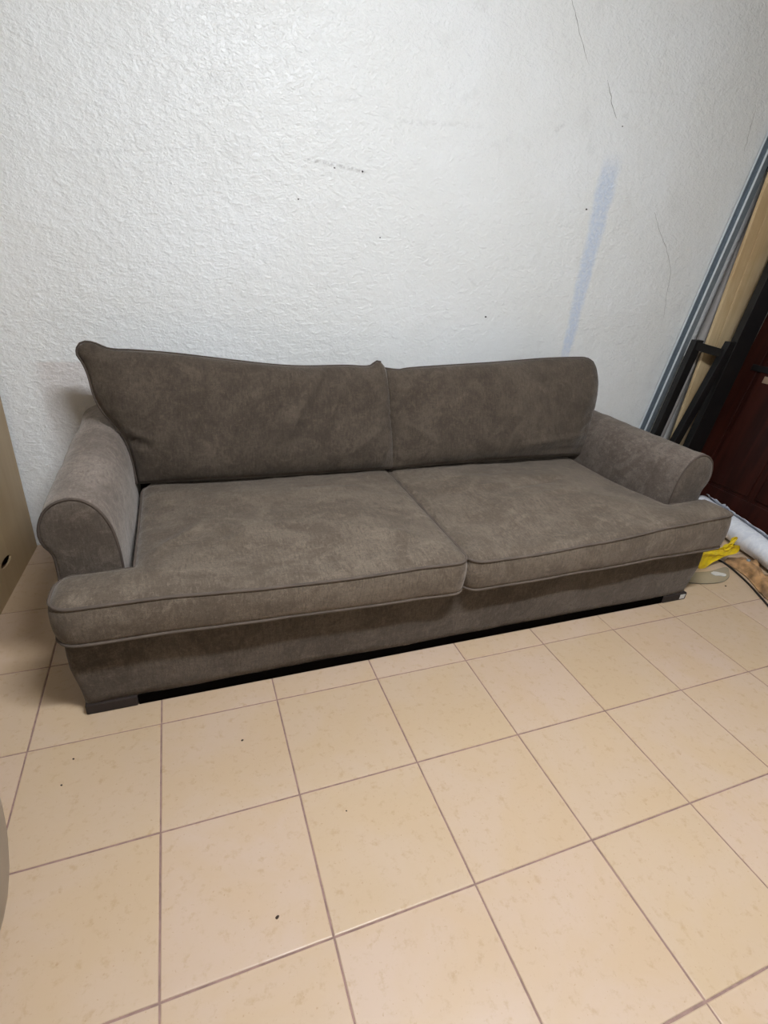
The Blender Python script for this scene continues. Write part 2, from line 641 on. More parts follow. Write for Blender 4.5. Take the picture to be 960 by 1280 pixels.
V, Fc = [], []
prof = [(.034, -.030), (.027, -.016), (.032, -.009), (.070, -.006), (.12, -.002), (.17, .002), (.22, .003), (.255, .002), (.275, -.004),
        (.284, -.016), (.285, -.04)]
n0 = None
for z, o in prof:
    ring = ring_box(.118, 2.492, .086, 1.10, .022, 0)
    n0 = len(ring)
    for (x, y) in ring:
        # offset outwards from the middle of the box
        ex = 1 if x > 2.45 else (-1 if x < .16 else 0)
        ey = -1 if y < .13 else (1 if y > 1.06 else 0)
        wv = .0035 * fnoise(x * 5, y * 5, z * 9) + .002 * fnoise(x * 14, y * 14, z * 20)
        zz = z + (.004 * math.sin(x * 2.1) if z < .06 else 0)
        V.append((x + ex * (o * 1.6 + wv), y + ey * (o + wv), zz))
for i in range(len(prof) - 1):
    for k in range(n0):
        l = (k + 1) % n0
        Fc.append((i * n0 + k, i * n0 + l, (i + 1) * n0 + l, (i + 1) * n0 + k))
Fc.append(tuple(range(n0))[::-1])
Fc.append(tuple((len(prof) - 1) * n0 + k for k in range(n0)))
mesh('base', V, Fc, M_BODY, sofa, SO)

# feet
for fx0, fx1, fy0, fy1 in ((.132, .270, .088, .19), (2.35, 2.484, .088, .19), (.132, .270, .98, 1.08), (2.35, 2.484, .98, 1.08)):
    foot = box('foot', (fx0, fy0, 0.0005), (fx1, fy1, .036), M_FOOT, sofa, .004, 2, SO)
    if fx0 > 1 and fy0 < .5:
        st = box('sticker', (2.446, .0868, .008), (2.474, .0882, .030), M_PAPER, foot, 0, 1, SO)
        tag(st, 'small pale sticker on the front right foot')

box('gap_darkener', (.272, .092, .001), (2.348, .13, .036), M_GAPDARK, sofa, 0, 1, SO)  # black strip added between the feet to darken the gap under the sofa

# back frame
BF = (.255, 2.345)
V, Fc = [], []
prof = [(.985, .27), (1.0, .45), (1.012, .62), (1.022, .68), (1.045, .705), (1.08, .712), (1.112, .70), (1.125, .67), (1.125, .27)]
pp = spline(prof, 26)
xs = np.linspace(BF[0], BF[1], 30)
for x in xs:
    for y, z in pp:
        V.append((x, y + .003 * fnoise(x * 4, z * 4), z))
m = len(pp)
for i in range(len(xs) - 1):
    for k in range(m - 1):
        Fc.append((i * m + k, i * m + k + 1, (i + 1) * m + k + 1, (i + 1) * m + k))
Fc.append(tuple(range(m)))
Fc.append(tuple((len(xs) - 1) * m + k for k in range(m)))
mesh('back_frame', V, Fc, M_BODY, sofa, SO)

# arms: rolled profile swept from front to back
ARM = [(.276, .26), (.277, .40), (.273, .49), (.262, .555), (.236, .610), (.196, .641), (.152, .640), (.114, .615), (.094, .575),
       (.089, .538), (.097, .508), (.111, .485), (.114, .45), (.113, .38), (.113, .26)]


def arm(side):
    prof = spline(ARM, 52)
    m = len(prof)
    V, Fc = [], []
    ys = [.204, .2, .203, .212, .23] + list(np.linspace(.26, 1.10, 36)) + [1.112, 1.118]
    cen = np.array([.185, .46])
    for q, y in enumerate(ys):
        s = {0: .94, 1: .965, 2: .985, 3: .997}.get(q, 1.0)
        if q == len(ys) - 2:
            s = .97
        if q == len(ys) - 1:
            s = .90
        tt = np.clip((y - .2) / .9, 0, 1)
        for k, (x, z) in enumerate(prof):
            X = cen[0] + (x - cen[0]) * s
            Z = z if z < .30 else cen[1] + (z - cen[1]) * s
            up = max(0, (z - .45) / .2)
            Z -= .008 * math.sin(math.pi * tt) * up
            X += .010 * math.sin(math.pi * tt) * (1 if x > .2 else -.6) * (1 if .3 < z else 0)
            nz = .004 * fnoise(x * 7, y * 6, z * 7 + side) + .0025 * fnoise(x * 16, y * 18, z * 16 + side)
            X += nz * (1 if x > .185 else -1)
            Z += nz * up
            # puckers across the roll near the front seam
            Z += .0018 * math.sin(y * 70 + z * 9) * up * math.exp(-max(0, y - .22) / .10) * (q > 4)
            V.append((X if side < 0 else 2 * XM - X, y, Z))
    for i in range(len(ys) - 1):
        for k in range(m - 1):
            Fc.append((i * m + k, i * m + k + 1, (i + 1) * m + k + 1, (i + 1) * m + k))
    Fc.append(tuple((len(ys) - 1) * m + k for k in range(m)))
    a = mesh('arm', V, Fc, M_ARML if side < 0 else M_ARM, sofa, SO)
    tag(a, 'rolled arm with paler fabric' if side < 0 else 'rolled arm with darker fabric')
    # padded front panel
    V, Fc = [], []
    rings = [(1.0, .2030), (.985, .1985), (.95, .1955), (.86, .1925), (.7, .1905), (.5, .1895), (.28, .189), (.1, .189)]
    for s, y in rings:
        for k, (x, z) in enumerate(prof):
            s2 = s * .965
            X = cen[0] + (x - cen[0]) * s2
            Z = cen[1] + (z - cen[1]) * s2
            yy = y + .0015 * fnoise(x * 12 * s, z * 12 * s, 5.0)
            V.append((X if side < 0 else 2 * XM - X, yy, Z))
    for i in range(len(rings) - 1):
        for k in range(m):
            l = (k + 1) % m
            Fc.append((i * m + k, i * m + l, (i + 1) * m + l, (i + 1) * m + k))
    Fc.append(tuple((len(rings) - 1) * m + k for k in range(m)))
    mesh('arm_panel', V, Fc, M_BODY, a, SO)
    path = []
    for x, z in prof:
        X = cen[0] + (x - cen[0]) * .975
        Z = z if z < .30 else cen[1] + (z - cen[1]) * .975
        path.append((X if side < 0 else 2 * XM - X, .2005, Z))
    tube('piping', path, .0042, M_PIPE, a, 6, False, SO)


arm(-1)
arm(1)


# ---- seat cushions (T-shaped: an ear in front of each arm)
def seat_cushion(side, x_in, x_out, y0, y1, ear_out, ear_y, zt, zb, rc, folds, seed):
    """side -1: ear on the left. zt(x)/zb(x): heights of the upper and lower piping at the front."""
    sgn = -1 if side < 0 else 1
    # work in a frame where the ear is towards -x  (u = x for left, mirrored for right)
    u_in = x_in if side < 0 else 2 * XM - x_in
    u_out = x_out if side < 0 else 2 * XM - x_out
    u_ear = ear_out if side < 0 else 2 * XM - ear_out
    step = .017
    ua = list(np.linspace(u_ear, u_out, max(3, round((u_out - u_ear) / step)) + 1))
    ub = list(np.linspace(u_out, u_in, round((u_in - u_out) / step) + 1))[1:]
    us = ua + ub
    ne = len(ua) - 1
    va = list(np.linspace(y0, ear_y, max(3, round((ear_y - y0) / step)) + 1))
    vb = list(np.linspace(ear_y, y1, round((y1 - ear_y) / step) + 1))[1:]
    vs_ = va + vb
    nv = len(va) - 1
    NU, NV = len(us), len(vs_)
    inside = lambda i, j: (i >= ne) or (j <= nv)
    poly = [(u_ear, y0), (u_in, y0), (u_in, y1), (u_out, y1), (u_out, ear_y), (u_ear, ear_y)]
    G = {}
    pts = []
    for i in range(NU):
        for j in range(NV):
            if inside(i, j):
                G[i, j] = len(pts)
                pts.append((us[i], vs_[j]))
    P = np.array(pts)
    # inside distance to the outline
    D = np.full(len(P), 9.0)
    for a, b in zip(poly, poly[1:] + poly[:1]):
        a, b = np.array(a), np.array(b)
        ab = b - a
        t = np.clip(((P - a) @ ab) / (ab @ ab), 0, 1)
        D = np.minimum(D, np.linalg.norm(P - a - t[:, None] * ab, axis=1))
    Q = P.copy()
    for (cx, cy, sx, sy), r in zip(((u_ear, y0, -1, -1), (u_in, y0, 1, -1), (u_in, y1, 1, 1), (u_out, y1, -1, 1), (u_ear, ear_y, -1, 1)), rc):
        a = (P[:, 0] - (cx - sx * r)) * sx / r
        b = (P[:, 1] - (cy - sy * r)) * sy / r
        k = (a > 0) & (b > 0)
        Q[k, 0] = (cx - sx * r) + sx * r * (a * np.sqrt(1 - b * b / 2))[k]
        Q[k, 1] = (cy - sy * r) + sy * r * (b * np.sqrt(1 - a * a / 2))[k]
    X = Q[:, 0] if side < 0 else 2 * XM - Q[:, 0]
    Y = Q[:, 1]
    # slight waviness of the front line
    fr = np.clip(1 - (Y - y0) / .12, 0, 1)
    Y = Y + fr * np.array([.006 * fnoise(x * 4, seed) + .0025 * fnoise(x * 11, seed) for x in X])
    ZT = np.array([zt(x) for x in X])
    ZB = np.array([zb(x) for x in X])
    back = sstep(Y, .1, .55)
    ZT = ZT * (1 - back) + (.402 + .0) * back
    ZB = ZB * (1 - back) + .288 * back
    e = np.clip(D / .055, 0, 1)
    top = ZT + .016 * np.sqrt(np.maximum(0, 1 - (1 - e) ** 2)) + .030 * sstep(D, .0, .30)
    bot = ZB - .004 * np.sqrt(np.maximum(0, 1 - (1 - e) ** 2))
    nz = np.array([.007 * fnoise(x * 3, y * 3, seed) + .0035 * fnoise(x * 9, y * 9, seed) + .0014 * fnoise(x * 28, y * 22, seed) + .0035 * fnoise(x * 5 + y * 3, y * 17, seed + 3) for x, y in zip(X, Y)])
    top = top + nz * sstep(D, .0, .05)
    for f in folds:
        top = top + 1.8 * f[4] * crease(X, Y, *f[:4], f[5] * .8) * sstep(D, 0, .03)
    V = [(x, y, z) for x, y, z in zip(X, Y, top)]
    NB = len(V)
    V += [(x, y, z) for x, y, z in zip(X, Y, bot)]
    Fc = []
    for i in range(NU - 1):
        for j in range(NV - 1):
            c = [(i, j), (i + 1, j), (i + 1, j + 1), (i, j + 1)]
            if all(q in G for q in c) and (i >= ne or j + 1 <= nv):
                ids = [G[q] for q in c]
                Fc.append(tuple(ids))
                Fc.append(tuple(NB + q for q in ids[::-1]))
    loop = [(i, 0) for i in range(NU)] + [(NU - 1, j) for j in range(1, NV)] + [(i, NV - 1) for i in range(NU - 2, ne - 1, -1)] \
        + [(ne, j) for j in range(NV - 2, nv - 1, -1)] + [(i, nv) for i in range(ne - 1, -1, -1)] + [(0, j) for j in range(nv - 1, 0, -1)]
    ids = [G[q] for q in loop]
    L = len(ids)
    lp = np.array([[X[q], Y[q]] for q in ids])
    tg = np.roll(lp, -1, 0) - np.roll(lp, 1, 0)
    tg /= np.linalg.norm(tg, axis=1)[:, None]
    nr = np.stack([tg[:, 1], -tg[:, 0]], 1) * (1 if side < 0 else -1)
    rows = [ids]
    K = 8
    for k in range(1, K):
        t = k / K
        row = []
        for q in range(L):
            zt_, zb_ = top[ids[q]], bot[ids[q]]
            b = .010 * math.sin(math.pi * t) ** .7 + .003 * fnoise(lp[q, 0] * 8, lp[q, 1] * 8, t * 2 + seed)
            row.append(len(V))
            V.append((lp[q, 0] + nr[q, 0] * b, lp[q, 1] + nr[q, 1] * b, zt_ + (zb_ - zt_) * t))
        rows.append(row)
    rows.append([NB + q for q in ids])
    for a, b in zip(rows, rows[1:]):
        for q in range(L):
            r_ = (q + 1) % L
            Fc.append((a[q], a[r_], b[r_], b[q]))
    c = mesh('seat_cushion', V, Fc, M_SEAT, sofa, SO)
    for zz, which in ((top, 0), (bot, 1)):
        path = [(lp[q, 0] + nr[q, 0] * .002, lp[q, 1] + nr[q, 1] * .002, zz[ids[q]]) for q in range(L)]
        tube('piping', path, .0046, M_PIPE2, c, 6, True, SO)


seat_cushion(-1, 1.300, .304, .030, .83, .112, .190,
             lambda x: .412 - .018 * sstep(x, .3, 1.3) + .006 * math.sin(x * 6),
             lambda x: .302 - .022 * sstep(x, .2, 1.2),
             (.055, .045, .06, .09, .06),
             [(.75, .62, 1.15, .60, -.004, .012), (.8, .56, 1.1, .57, .004, .012), (.34, .22, .52, .40, .006, .02),
              (.9, .30, 1.2, .16, .004, .02), (.45, .16, .60, .34, -.004, .018)], 1.7)
seat_cushion(1, 1.306, 2.300, .036, .83, 2.505, .190,
             lambda x: .388 + .050 * sstep(x, 1.4, 2.5) - .008 * math.sin((x - 1.3) * 3),
             lambda x: .276 + .016 * sstep(x, 1.5, 2.5),
             (.030, .050, .06, .05, .03),
             [(1.7, .45, 2.05, .50, -.006, .02), (1.75, .36, 2.0, .40, .005, .02), (1.45, .50, 1.75, .46, .004, .015),
              (1.6, .60, 1.9, .63, -.003, .012), (2.12, .22, 2.24, .45, .004, .02)], 8.3)


# ---- back cushions (knife-edge pillows leaning on the back frame)
def back_cushion(left, top_, right, bottom, thick, folds, seed, outer):
    NU, NV = 66, 42
    Lc, Tc, Rc, Bc = spline(left, NV), spline(top_, NU), spline(right, NV), spline(bottom, NU)
    u = np.linspace(0, 1, NU)[:, None, None]
    v = np.linspace(0, 1, NV)[None, :, None]
    S = (1 - u) * Lc[None] + u * Rc[None] + (1 - v) * Bc[:, None] + v * Tc[:, None] \
        - ((1 - u) * (1 - v) * Bc[0] + u * (1 - v) * Bc[-1] + (1 - u) * v * Tc[0] + u * v * Tc[-1])
    U, W = np.meshgrid(np.linspace(0, 1, NU), np.linspace(0, 1, NV), indexing='ij')
    eu, ev = 1 - np.abs(2 * U - 1) ** 5.0, 1 - np.abs(2 * W - 1) ** 4.0
    prof = np.clip(eu * ev, 0, 1) ** .62
    prof = prof * (1.0 + .16 * (.5 - W))
    nz = np.zeros_like(U)
    for i in range(NU):
        for j in range(NV):
            x, z = S[i, j]
            nz[i, j] = .010 * fnoise(x * 4, z * 4, seed) + .005 * fnoise(x * 10, z * 9, seed) + .0015 * fnoise(x * 30, z * 26, seed) + .0075 * fnoise(x * 15 - z * 7, z * 3.2, seed + 4) + .003 * fnoise(x * 31 - z * 13, z * 6, seed + 9)
    edge = np.clip(eu * ev * 4, 0, 1)
    nz *= edge
    # gathered puckers along the side seams
    gu = np.exp(-U / .035) + np.exp(-(1 - U) / .035)
    gv = np.exp(-W / .06)
    nz += .007 * gu * np.sin(W * 46 + 3 * np.sin(W * 9 + seed)) * edge
    nz += .006 * gv * np.sin(U * 38 + 2.5 * np.sin(U * 7 + seed)) * edge
    for f in folds:
        nz += 2.4 * f[4] * crease(S[..., 0], S[..., 1], *f[:4], f[5] * .6) * edge
    nd = np.array([0, -1, .35]) / math.hypot(1, .35)
    V = []
    for sg, th in ((1, thick), (-1, thick * .55)):
        for i in range(NU):
            for j in range(NV):
                x, z = S[i, j]
                h = th * prof[i, j] + (nz[i, j] if sg > 0 else 0)
                y = .76 + .35 * (z - .43)
                V.append((x, y + nd[1] * h * sg, z + nd[2] * h * sg))
    Fc = []
    NB = NU * NV
    for i in range(NU - 1):
        for j in range(NV - 1):
            a, b, c, d = i * NV + j, (i + 1) * NV + j, (i + 1) * NV + j + 1, i * NV + j + 1
            Fc.append((a, b, c, d))
            Fc.append((NB + d, NB + c, NB + b, NB + a))
    loop = [(i, 0) for i in range(NU)] + [(NU - 1, j) for j in range(1, NV)] + [(i, NV - 1) for i in range(NU - 2, -1, -1)] + [(0, j) for j in range(NV - 2, 0, -1)]
    # weld the border: front and back share it
    remap = {NB + i * NV + j: i * NV + j for i, j in loop}
    Fc = [tuple(remap.get(q, q) for q in f) for f in Fc]
    used = sorted({q for f in Fc for q in f})
    idx = {q: k for k, q in enumerate(used)}
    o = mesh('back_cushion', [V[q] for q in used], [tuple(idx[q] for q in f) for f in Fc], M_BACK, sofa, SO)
    ptop = [(i, NV - 1) for i in range(NU)]
    if outer < 0:
        run = [(0, j) for j in range(NV - 1)] + ptop
    else:
        run = ptop + [(NU - 1, j) for j in range(NV - 2, -1, -1)]
    tube('piping', [V[i * NV + j] for i, j in run], .0044, M_PIPE, o, 6, False, SO)
    return o


back_cushion(
    [(.288, .432), (.283, .50), (.268, .575), (.236, .635), (.203, .68), (.181, .735), (.170, .80), (.158, .84), (.143, .868), (.146, .890)],
    [(.146, .890), (.162, .908), (.196, .908), (.25, .888), (.332, .885), (.466, .876), (.664, .856), (.815, .842), (.942, .837), (1.109, .841), (1.214, .839), (1.25, .858), (1.272, .856)],
    [(1.318, .428), (1.316, .546), (1.311, .675), (1.306, .77), (1.294, .828), (1.272, .856)],
    [(.288, .432), (.51, .428), (.752, .426), (1.05, .426), (1.318, .428)],
    .080,
    [(.60, .80, .50, .52, .006, .03), (.78, .84, .62, .50, .007, .03), (.98, .82, .80, .50, .007, .03), (1.10, .78, .93, .50, .006, .025), (.88, .80, .72, .52, -.006, .025),
     (1.05, .84, .88, .55, -.006, .025), (.27, .60, .37, .54, -.006, .018), (.26, .62, .36, .58, .005, .014), (1.28, .62, 1.10, .50, .005, .02)], 2.2, -1)
back_cushion(
    [(1.298, .428), (1.290, .514), (1.287, .643), (1.285, .739), (1.286, .80), (1.290, .832)],
    [(1.290, .832), (1.355, .826), (1.404, .833), (1.589, .845), (1.837, .860), (2.102, .879), (2.29, .886), (2.355, .884), (2.392, .868)],
    [(2.345, .436), (2.362, .50), (2.386, .60), (2.414, .69), (2.424, .77), (2.412, .835), (2.392, .868)],
    [(1.298, .428), (1.46, .430), (1.746, .434), (2.10, .436), (2.345, .436)],
    .086,
    [(1.9, .50, 2.3, .53, .006, .018), (2.0, .47, 2.34, .47, -.006, .016), (1.34, .62, 1.5, .52, .005, .02), (2.38, .62, 2.25, .56, .005, .02),
     (1.32, .76, 1.44, .73, .004, .016)], 6.1, 1)

# ---------------------------------------------------------------- cabinet at the left edge
CAB = (-.176, 1.150, 0.0)
rot = Matrix.Rotation(math.atan2(-.0299, -.4982) - math.pi, 4, 'Z')   # local +x runs along the side panel towards the camera after the turn
ang = math.atan2(.651 - 1.150, -.2055 + .176)
cab = empty('cabinet', mat=Matrix.Translation(CAB) @ Matrix.Rotation(ang, 4, 'Z'), label='tan wooden cabinet with a dark slot low in its side at the left edge',
            cat='cabinet')
CD, CH_, CW = .62, 1.35, .62       # depth along local x, height, width along local -y (away from the sofa)


def slotted_panel():
    """side panel lying in local xz with a real hand-hole through it, thickness towards -y"""
    cx, cz, a, b = .331, .126, .052, .017
    n = 36
    hole = [(cx + a * math.cos(t) , cz + b * math.sin(t) + .10 * a * math.cos(t)) for t in (2 * math.pi * k / n for k in range(n))]
    bm = bmesh.new()
    outer = [bm.verts.new((x, 0, z)) for x, z in ((0, 0.0), (CD, 0.0), (CD, CH_), (0, CH_))]
    inner = [bm.verts.new((x, 0, z)) for x, z in hole]
    es = [bm.edges.new((outer[k], outer[(k + 1) % 4])) for k in range(4)] + [bm.edges.new((inner[k], inner[(k + 1) % n])) for k in range(n)]
    r = bmesh.ops.triangle_fill(bm, use_beauty=True, use_dissolve=False, edges=es)
    fs = [g for g in r['geom'] if isinstance(g, bmesh.types.BMFace)]
    fs = [f for f in bm.faces]
    ex = bmesh.ops.extrude_face_region(bm, geom=fs)
    vs2 = [g for g in ex['geom'] if isinstance(g, bmesh.types.BMVert)]
    bmesh.ops.translate(bm, verts=vs2, vec=(0, -.007, 0))
    return from_bm('side_panel', bm, M_CAB, cab)


slotted_panel()
box('side_panel', (0, -CW, 0), (CD, -CW + .018, CH_), M_CAB, cab, .001)
box('back_panel', (.001, -CW + .019, .02), (.010, -.019, CH_ - .02), M_CABDK, cab)
box('top_panel', (0, -CW + .019, CH_ - .019), (CD, -.019, CH_ - .001), M_CAB, cab, .001)
box('bottom_panel', (.011, -CW + .019, .05), (CD - .001, -.019, .068), M_CABDK, cab)
box('shelf', (.011, -CW + .019, .70), (CD - .04, -.019, .718), M_CAB, cab, .001)
for k in range(2):
    ya, yb = (-CW + .001, -CW / 2 - .002) if k == 0 else (-CW / 2 + .002, -.001)
    d = box('door', (CD + .002, ya, .05), (CD + .020, yb, CH_ - .002), M_CAB, cab, .0015)
    hy = -CW / 2 + (-.04 if k == 0 else .04)
    tube('handle', [(CD + .020, hy, .80), (CD + .045, hy, .80), (CD + .045, hy, .92), (CD + .020, hy, .92)], .005, M_STEEL, d, 8)

# ---------------------------------------------------------------- pale tub at the lower left edge
TC = (-.247, -.56, 0)
prof_o = [(.0, .004), (.19, .0), (.205, .006), (.235, .05), (.308, .12), (.353, .20), (.370, .28), (.376, .35), (.374, .42), (.358, .475), (.330, .49)]
prof_i = [(.318, .485), (.34, .42), (.33, .32), (.31, .18), (.26, .04), (.0, .02)]
V, Fc = lathe_geo([tuple(p) for p in spline(prof_o, 30)] + prof_i, 64)
tub = mesh('tub', V, Fc, M_TUB)
tub.location = TC
tag(tub, 'pale grey rounded plastic tub on the tiles at the lower left edge', 'tub')

# ---------------------------------------------------------------- things stored on the right
LEAN = .168


def leaning_box(name, x_foot, slope, y0, y1, w, z0, z1, mat, parent=None, yl=0.0, bevel=.002):
    """a bar whose left edge starts at x_foot, leaning right by slope and back by yl"""
    bm = bmesh.new()
    vs = []
    for z in (z0, z1):
        for dx, y in ((0, y0), (w, y0), (w, y1), (0, y1)):
            vs.append(bm.verts.new((x_foot + slope * z + dx, y + yl * z, z)))
    for f in ((3, 2, 1, 0), (4, 5, 6, 7), (0, 1, 5, 4), (1, 2, 6, 5), (2, 3, 7, 6), (3, 0, 4, 7)):
        bm.faces.new([vs[k] for k in f])
    if bevel:
        bmesh.ops.bevel(bm, geom=list(bm.edges), offset=bevel, segments=2, profile=.5, affect='EDGES')
    return from_bm(name, bm, mat, parent)


# galvanised channel, open towards the sofa, leaning along the wall
rail = empty('steel_rail', (3.05, 1.13, 0), 'galvanised steel channel leaning right along the white wall', 'metal rail')
XR0 = 3.026
cs = [(0, -.026), (0, -.022), (.0, -.026)]
w_, d_ = .052, .034
shape = [(.009, -w_ + .006), (0, -w_ + .006), (0, -w_), (d_, -w_), (d_, 0), (0, 0), (0, -.006), (.009, -.006)]
th = .0018
inner = [(.009, -w_ + .006 + th), (th, -w_ + .006 + th), (th, -w_ + th), (d_ - th, -w_ + th), (d_ - th, -th), (th, -th), (th, -.006 - th), (.009, -.006 - th)]
inner = [(.009, -w_ + .0078), (-.0018, -w_ + .0078), (-.0018, -w_ - .0018), (d_ + th, -w_ - th), (d_ + th, th), (-th, th), (-th, -.0078), (.009, -.0078)]
V, Fc = [], []
n = len(shape)
zs = list(np.linspace(0.001, 2.25, 6))
for z in zs:
    for (x, y) in shape + inner[::-1]:
        V.append((XR0 + LEAN * z + x - 3.05, 1.158 + y - 1.13, z))
m = 2 * n
for i in range(len(zs) - 1):
    for k in range(m):
        l = (k + 1) % m
        Fc.append((i * m + k, i * m + l, (i + 1) * m + l, (i + 1) * m + k))
for b in (0, (len(zs) - 1) * m):
    for k in range(n - 1):
        Fc.append((b + k, b + k + 1, b + m - 2 - k, b + m - 1 - k))
mesh('channel', V, Fc, M_STEEL, rail, smooth=False)
for yy in (1.158 - .0095, 1.158 - w_ - .002):
    lip = leaning_box('lip', XR0 - 3.05 - .0035, LEAN, yy - 1.13, yy + .0115 - 1.13, .004, .001, 2.25, M_EDGE, rail, bevel=.0008)
    tag(lip, 'bright folded edge of the channel')
cl = leaning_box('clip', 3.376 - LEAN * 1.80 - .012 - 3.05 , LEAN, 1.125 - 1.13, 1.155 - 1.13, .034, 1.795, 1.822, M_BLACK, rail, bevel=.002)
tag(cl, 'small black clip near the top of the rail')

# grey pipe beside the channel
pipe = tube('grey_pipe', [(3.150 + .155 * z, 1.098, z) for z in np.linspace(.002, 1.9, 8)], .028, M_GREYPIPE, None, 18)
tag(pipe, 'grey plastic pipe leaning between the steel rail and the pale boards', 'pipe')

# two pale boards
b1 = leaning_box('wooden_board', 3.235, .045, 1.034, 1.052, .075, .001, 2.05, M_PINE, None, .0, .002)
tag(b1, 'narrow pale pine board just right of the steel rail', 'board', 'pale boards leaning by the wall')
b2 = leaning_box('wooden_board', 3.313, .045, 1.034, 1.052, .20, .001, 2.15, M_PINE, None, .0, .002)
tag(b2, 'wide pale pine board right of the narrow one, behind the black frame', 'board', 'pale boards leaning by the wall')

# black folding metal frame
FR = (3.22, .95, 0)
fr = empty('metal_frame', FR, 'black painted metal frame leaning in front of the pale boards', 'metal frame')
leaning_box('rail', 3.222 - FR[0], .150, -.02, .02, .128, .001, 1.95, M_BLACK, fr)
leaning_box('rail', 2.978 - FR[0], LEAN, .045, .080, .056, .001, .975, M_BLACK, fr)
leaning_box('strut', 3.028 - FR[0], .300, -.018, .018, .055, .001, .98, M_BLACK, fr)
V, Fc = [], []
ca_, cb_ = Vector((3.160 - FR[0], .060, .945)), Vector((3.375 - FR[0], -.005, .905))
cd_ = (cb_ - ca_).normalized()
cn_ = Vector((0, 0, 1)).cross(cd_).normalized()
cu_ = cd_.cross(cn_)
V = [p + cn_ * a * .016 + cu_ * b * .022 for p in (ca_, cb_) for a, b in ((-1, -1), (1, -1), (1, 1), (-1, 1))]
mesh('crossbar', V, [(3, 2, 1, 0), (4, 5, 6, 7), (0, 1, 5, 4), (1, 2, 6, 5), (2, 3, 7, 6), (3, 0, 4, 7)], M_BLACK, fr, smooth=False)

# mahogany door leaf leaning on the right wall
A = math.atan(.2)
sa, ca = math.sin(A), math.cos(A)
dm = Matrix(((0, ca, sa, 3.40), (-1, 0, 0, 1.0), (0, -sa, ca, .009), (0, 0, 0, 1)))
leaf = empty('door_leaf', mat=dm, label='dark mahogany panelled door leaf leaning on the right wall', cat='door')
W_, H_ = .86, 2.04
ST = .105
box('slab', (0, .008, 0), (W_, .034, H_), M_MAHOG, leaf, .001)
for nm, lo, hi in (('stile', (0, 0, 0), (ST, .010, H_)), ('stile', (W_ - ST, 0, 0), (W_, .010, H_)),
                   ('door_rail', (ST, 0.0005, 0), (W_ - ST, .010, .16)), ('door_rail', (ST, 0.0005, .92), (W_ - ST, .010, 1.06)),
                   ('door_rail', (ST, 0.0005, H_ - .14), (W_ - ST, .010, H_))):
    box(nm, lo, hi, M_MAHOG, leaf, .003)
for z0, z1 in ((.16, .92), (1.06, H_ - .14)):
    for k in range(2):
        x0 = ST + .02 + k * (W_ - 2 * ST) / 2
        x1 = x0 + (W_ - 2 * ST) / 2 - .04
        box('panel', (x0, .001, z0 + .02), (x1, .010, z1 - .02), M_MAHOG, leaf, .006, 2)
lock = box('lock_plate', (.066, -.006, .838), (.190, 0.0005, .872), M_BLACK, leaf, .002)
tag(lock, 'black lock plate on the door face')
bp = box('strike_plate', (.165, -.004, .785), (.200, .0005, .822), M_BRASS, leaf, .001)
tag(bp, 'pale brass plate under the lock')

# white plastic-wrapped roll on the floor by the door
p0, p1 = np.array((3.328, .77, .066)), np.array((3.028, -.235, .066))
path, rad = [], []
for k in range(40):
    t = k / 39
    path.append(tuple(p0 + (p1 - p0) * t))
    rad.append(.059)
V, Fc = tube_geo(path, rad, 28)
V2 = []
for v in V[:40 * 28]:
    q = fnoise(v.x * 9, v.y * 9, v.z * 14) * .006 + fnoise(v.x * 30, v.y * 30, v.z * 30) * .002
    c = Vector(path[min(range(40), key=lambda k: (Vector(path[k]) - v).length)])
    dv = (v - c)
    V2.append(c + dv * (1 + q / max(dv.length, 1e-4)) * (0.995))
roll = mesh('wrapped_roll', V2, Fc, M_WRAP)
tag(roll, 'white plastic-wrapped roll lying on the floor along the dark door', 'roll')
# torn loose edge of the wrap: a ragged strip along its top
V, Fc = [], []
ax = Vector(p1 - p0).normalized()
sidev = Vector((ax.y, -ax.x, 0))
if sidev.x < 0:
    sidev = -sidev
for k in range(60):
    t = k / 59
    c = Vector(p0 + (p1 - p0) * t)
    for s in range(4):
        a = math.radians(35 + s * (13 + 6 * fnoise(t * 24, 2.0)))
        rr = .0615 + s * .004 + s * .006 * abs(fnoise(t * 30, s * 2.0)) + .004 * fnoise(t * 40, s)
        V.append(c + (sidev * math.cos(a) + Vector((0, 0, 1)) * math.sin(a)) * rr)
for k in range(59):
    for s in range(3):
        Fc.append((k * 4 + s, k * 4 + s + 1, k * 4 + s + 5, k * 4 + s + 4))
fl = mesh('torn_wrap', V, Fc, M_WRAP, roll)
sol = fl.modifiers.new('solid', 'SOLIDIFY')
sol.thickness = .001

# crumpled brown cardboard lying against the roll
V, Fc = [], []
q0, q1 = np.array((3.050, .300)), np.array((2.830, -.24))
ax2 = (q1 - q0) / np.linalg.norm(q1 - q0)
nx2 = np.array((-ax2[1], ax2[0]))
if nx2[0] > 0:
    nx2 = -nx2
NK, NS = 60, 16
for k in range(NK):
    t = k / (NK - 1)
    c = q0 + (q1 - q0) * t
    wid = .070 * (1 + .10 * math.sin(t * 11 + .6) + .55 * fnoise(t * 5, 1.3)) * min(1, (t + .05) * 9)
    for s in range(NS):
        f = s / (NS - 1)
        h = .050 * math.sin(math.pi * (.34 + .58 * f)) * min(1, (t + .06) * 7)
        h += .022 * fnoise(t * 7, f * 2.5, 1.0) + .012 * fnoise(t * 19, f * 6, 4.0) + .008 * abs(fnoise(t * 40, f * 9, 7.0))
        h = max(.003, h - .012)
        p = c + nx2 * wid * (f * 1.48 - .85)
        V.append((p[0], p[1], h))
for k in range(NK - 1):
    for s in range(NS - 1):
        Fc.append((k * NS + s, k * NS + s + 1, (k + 1) * NS + s + 1, (k + 1) * NS + s))
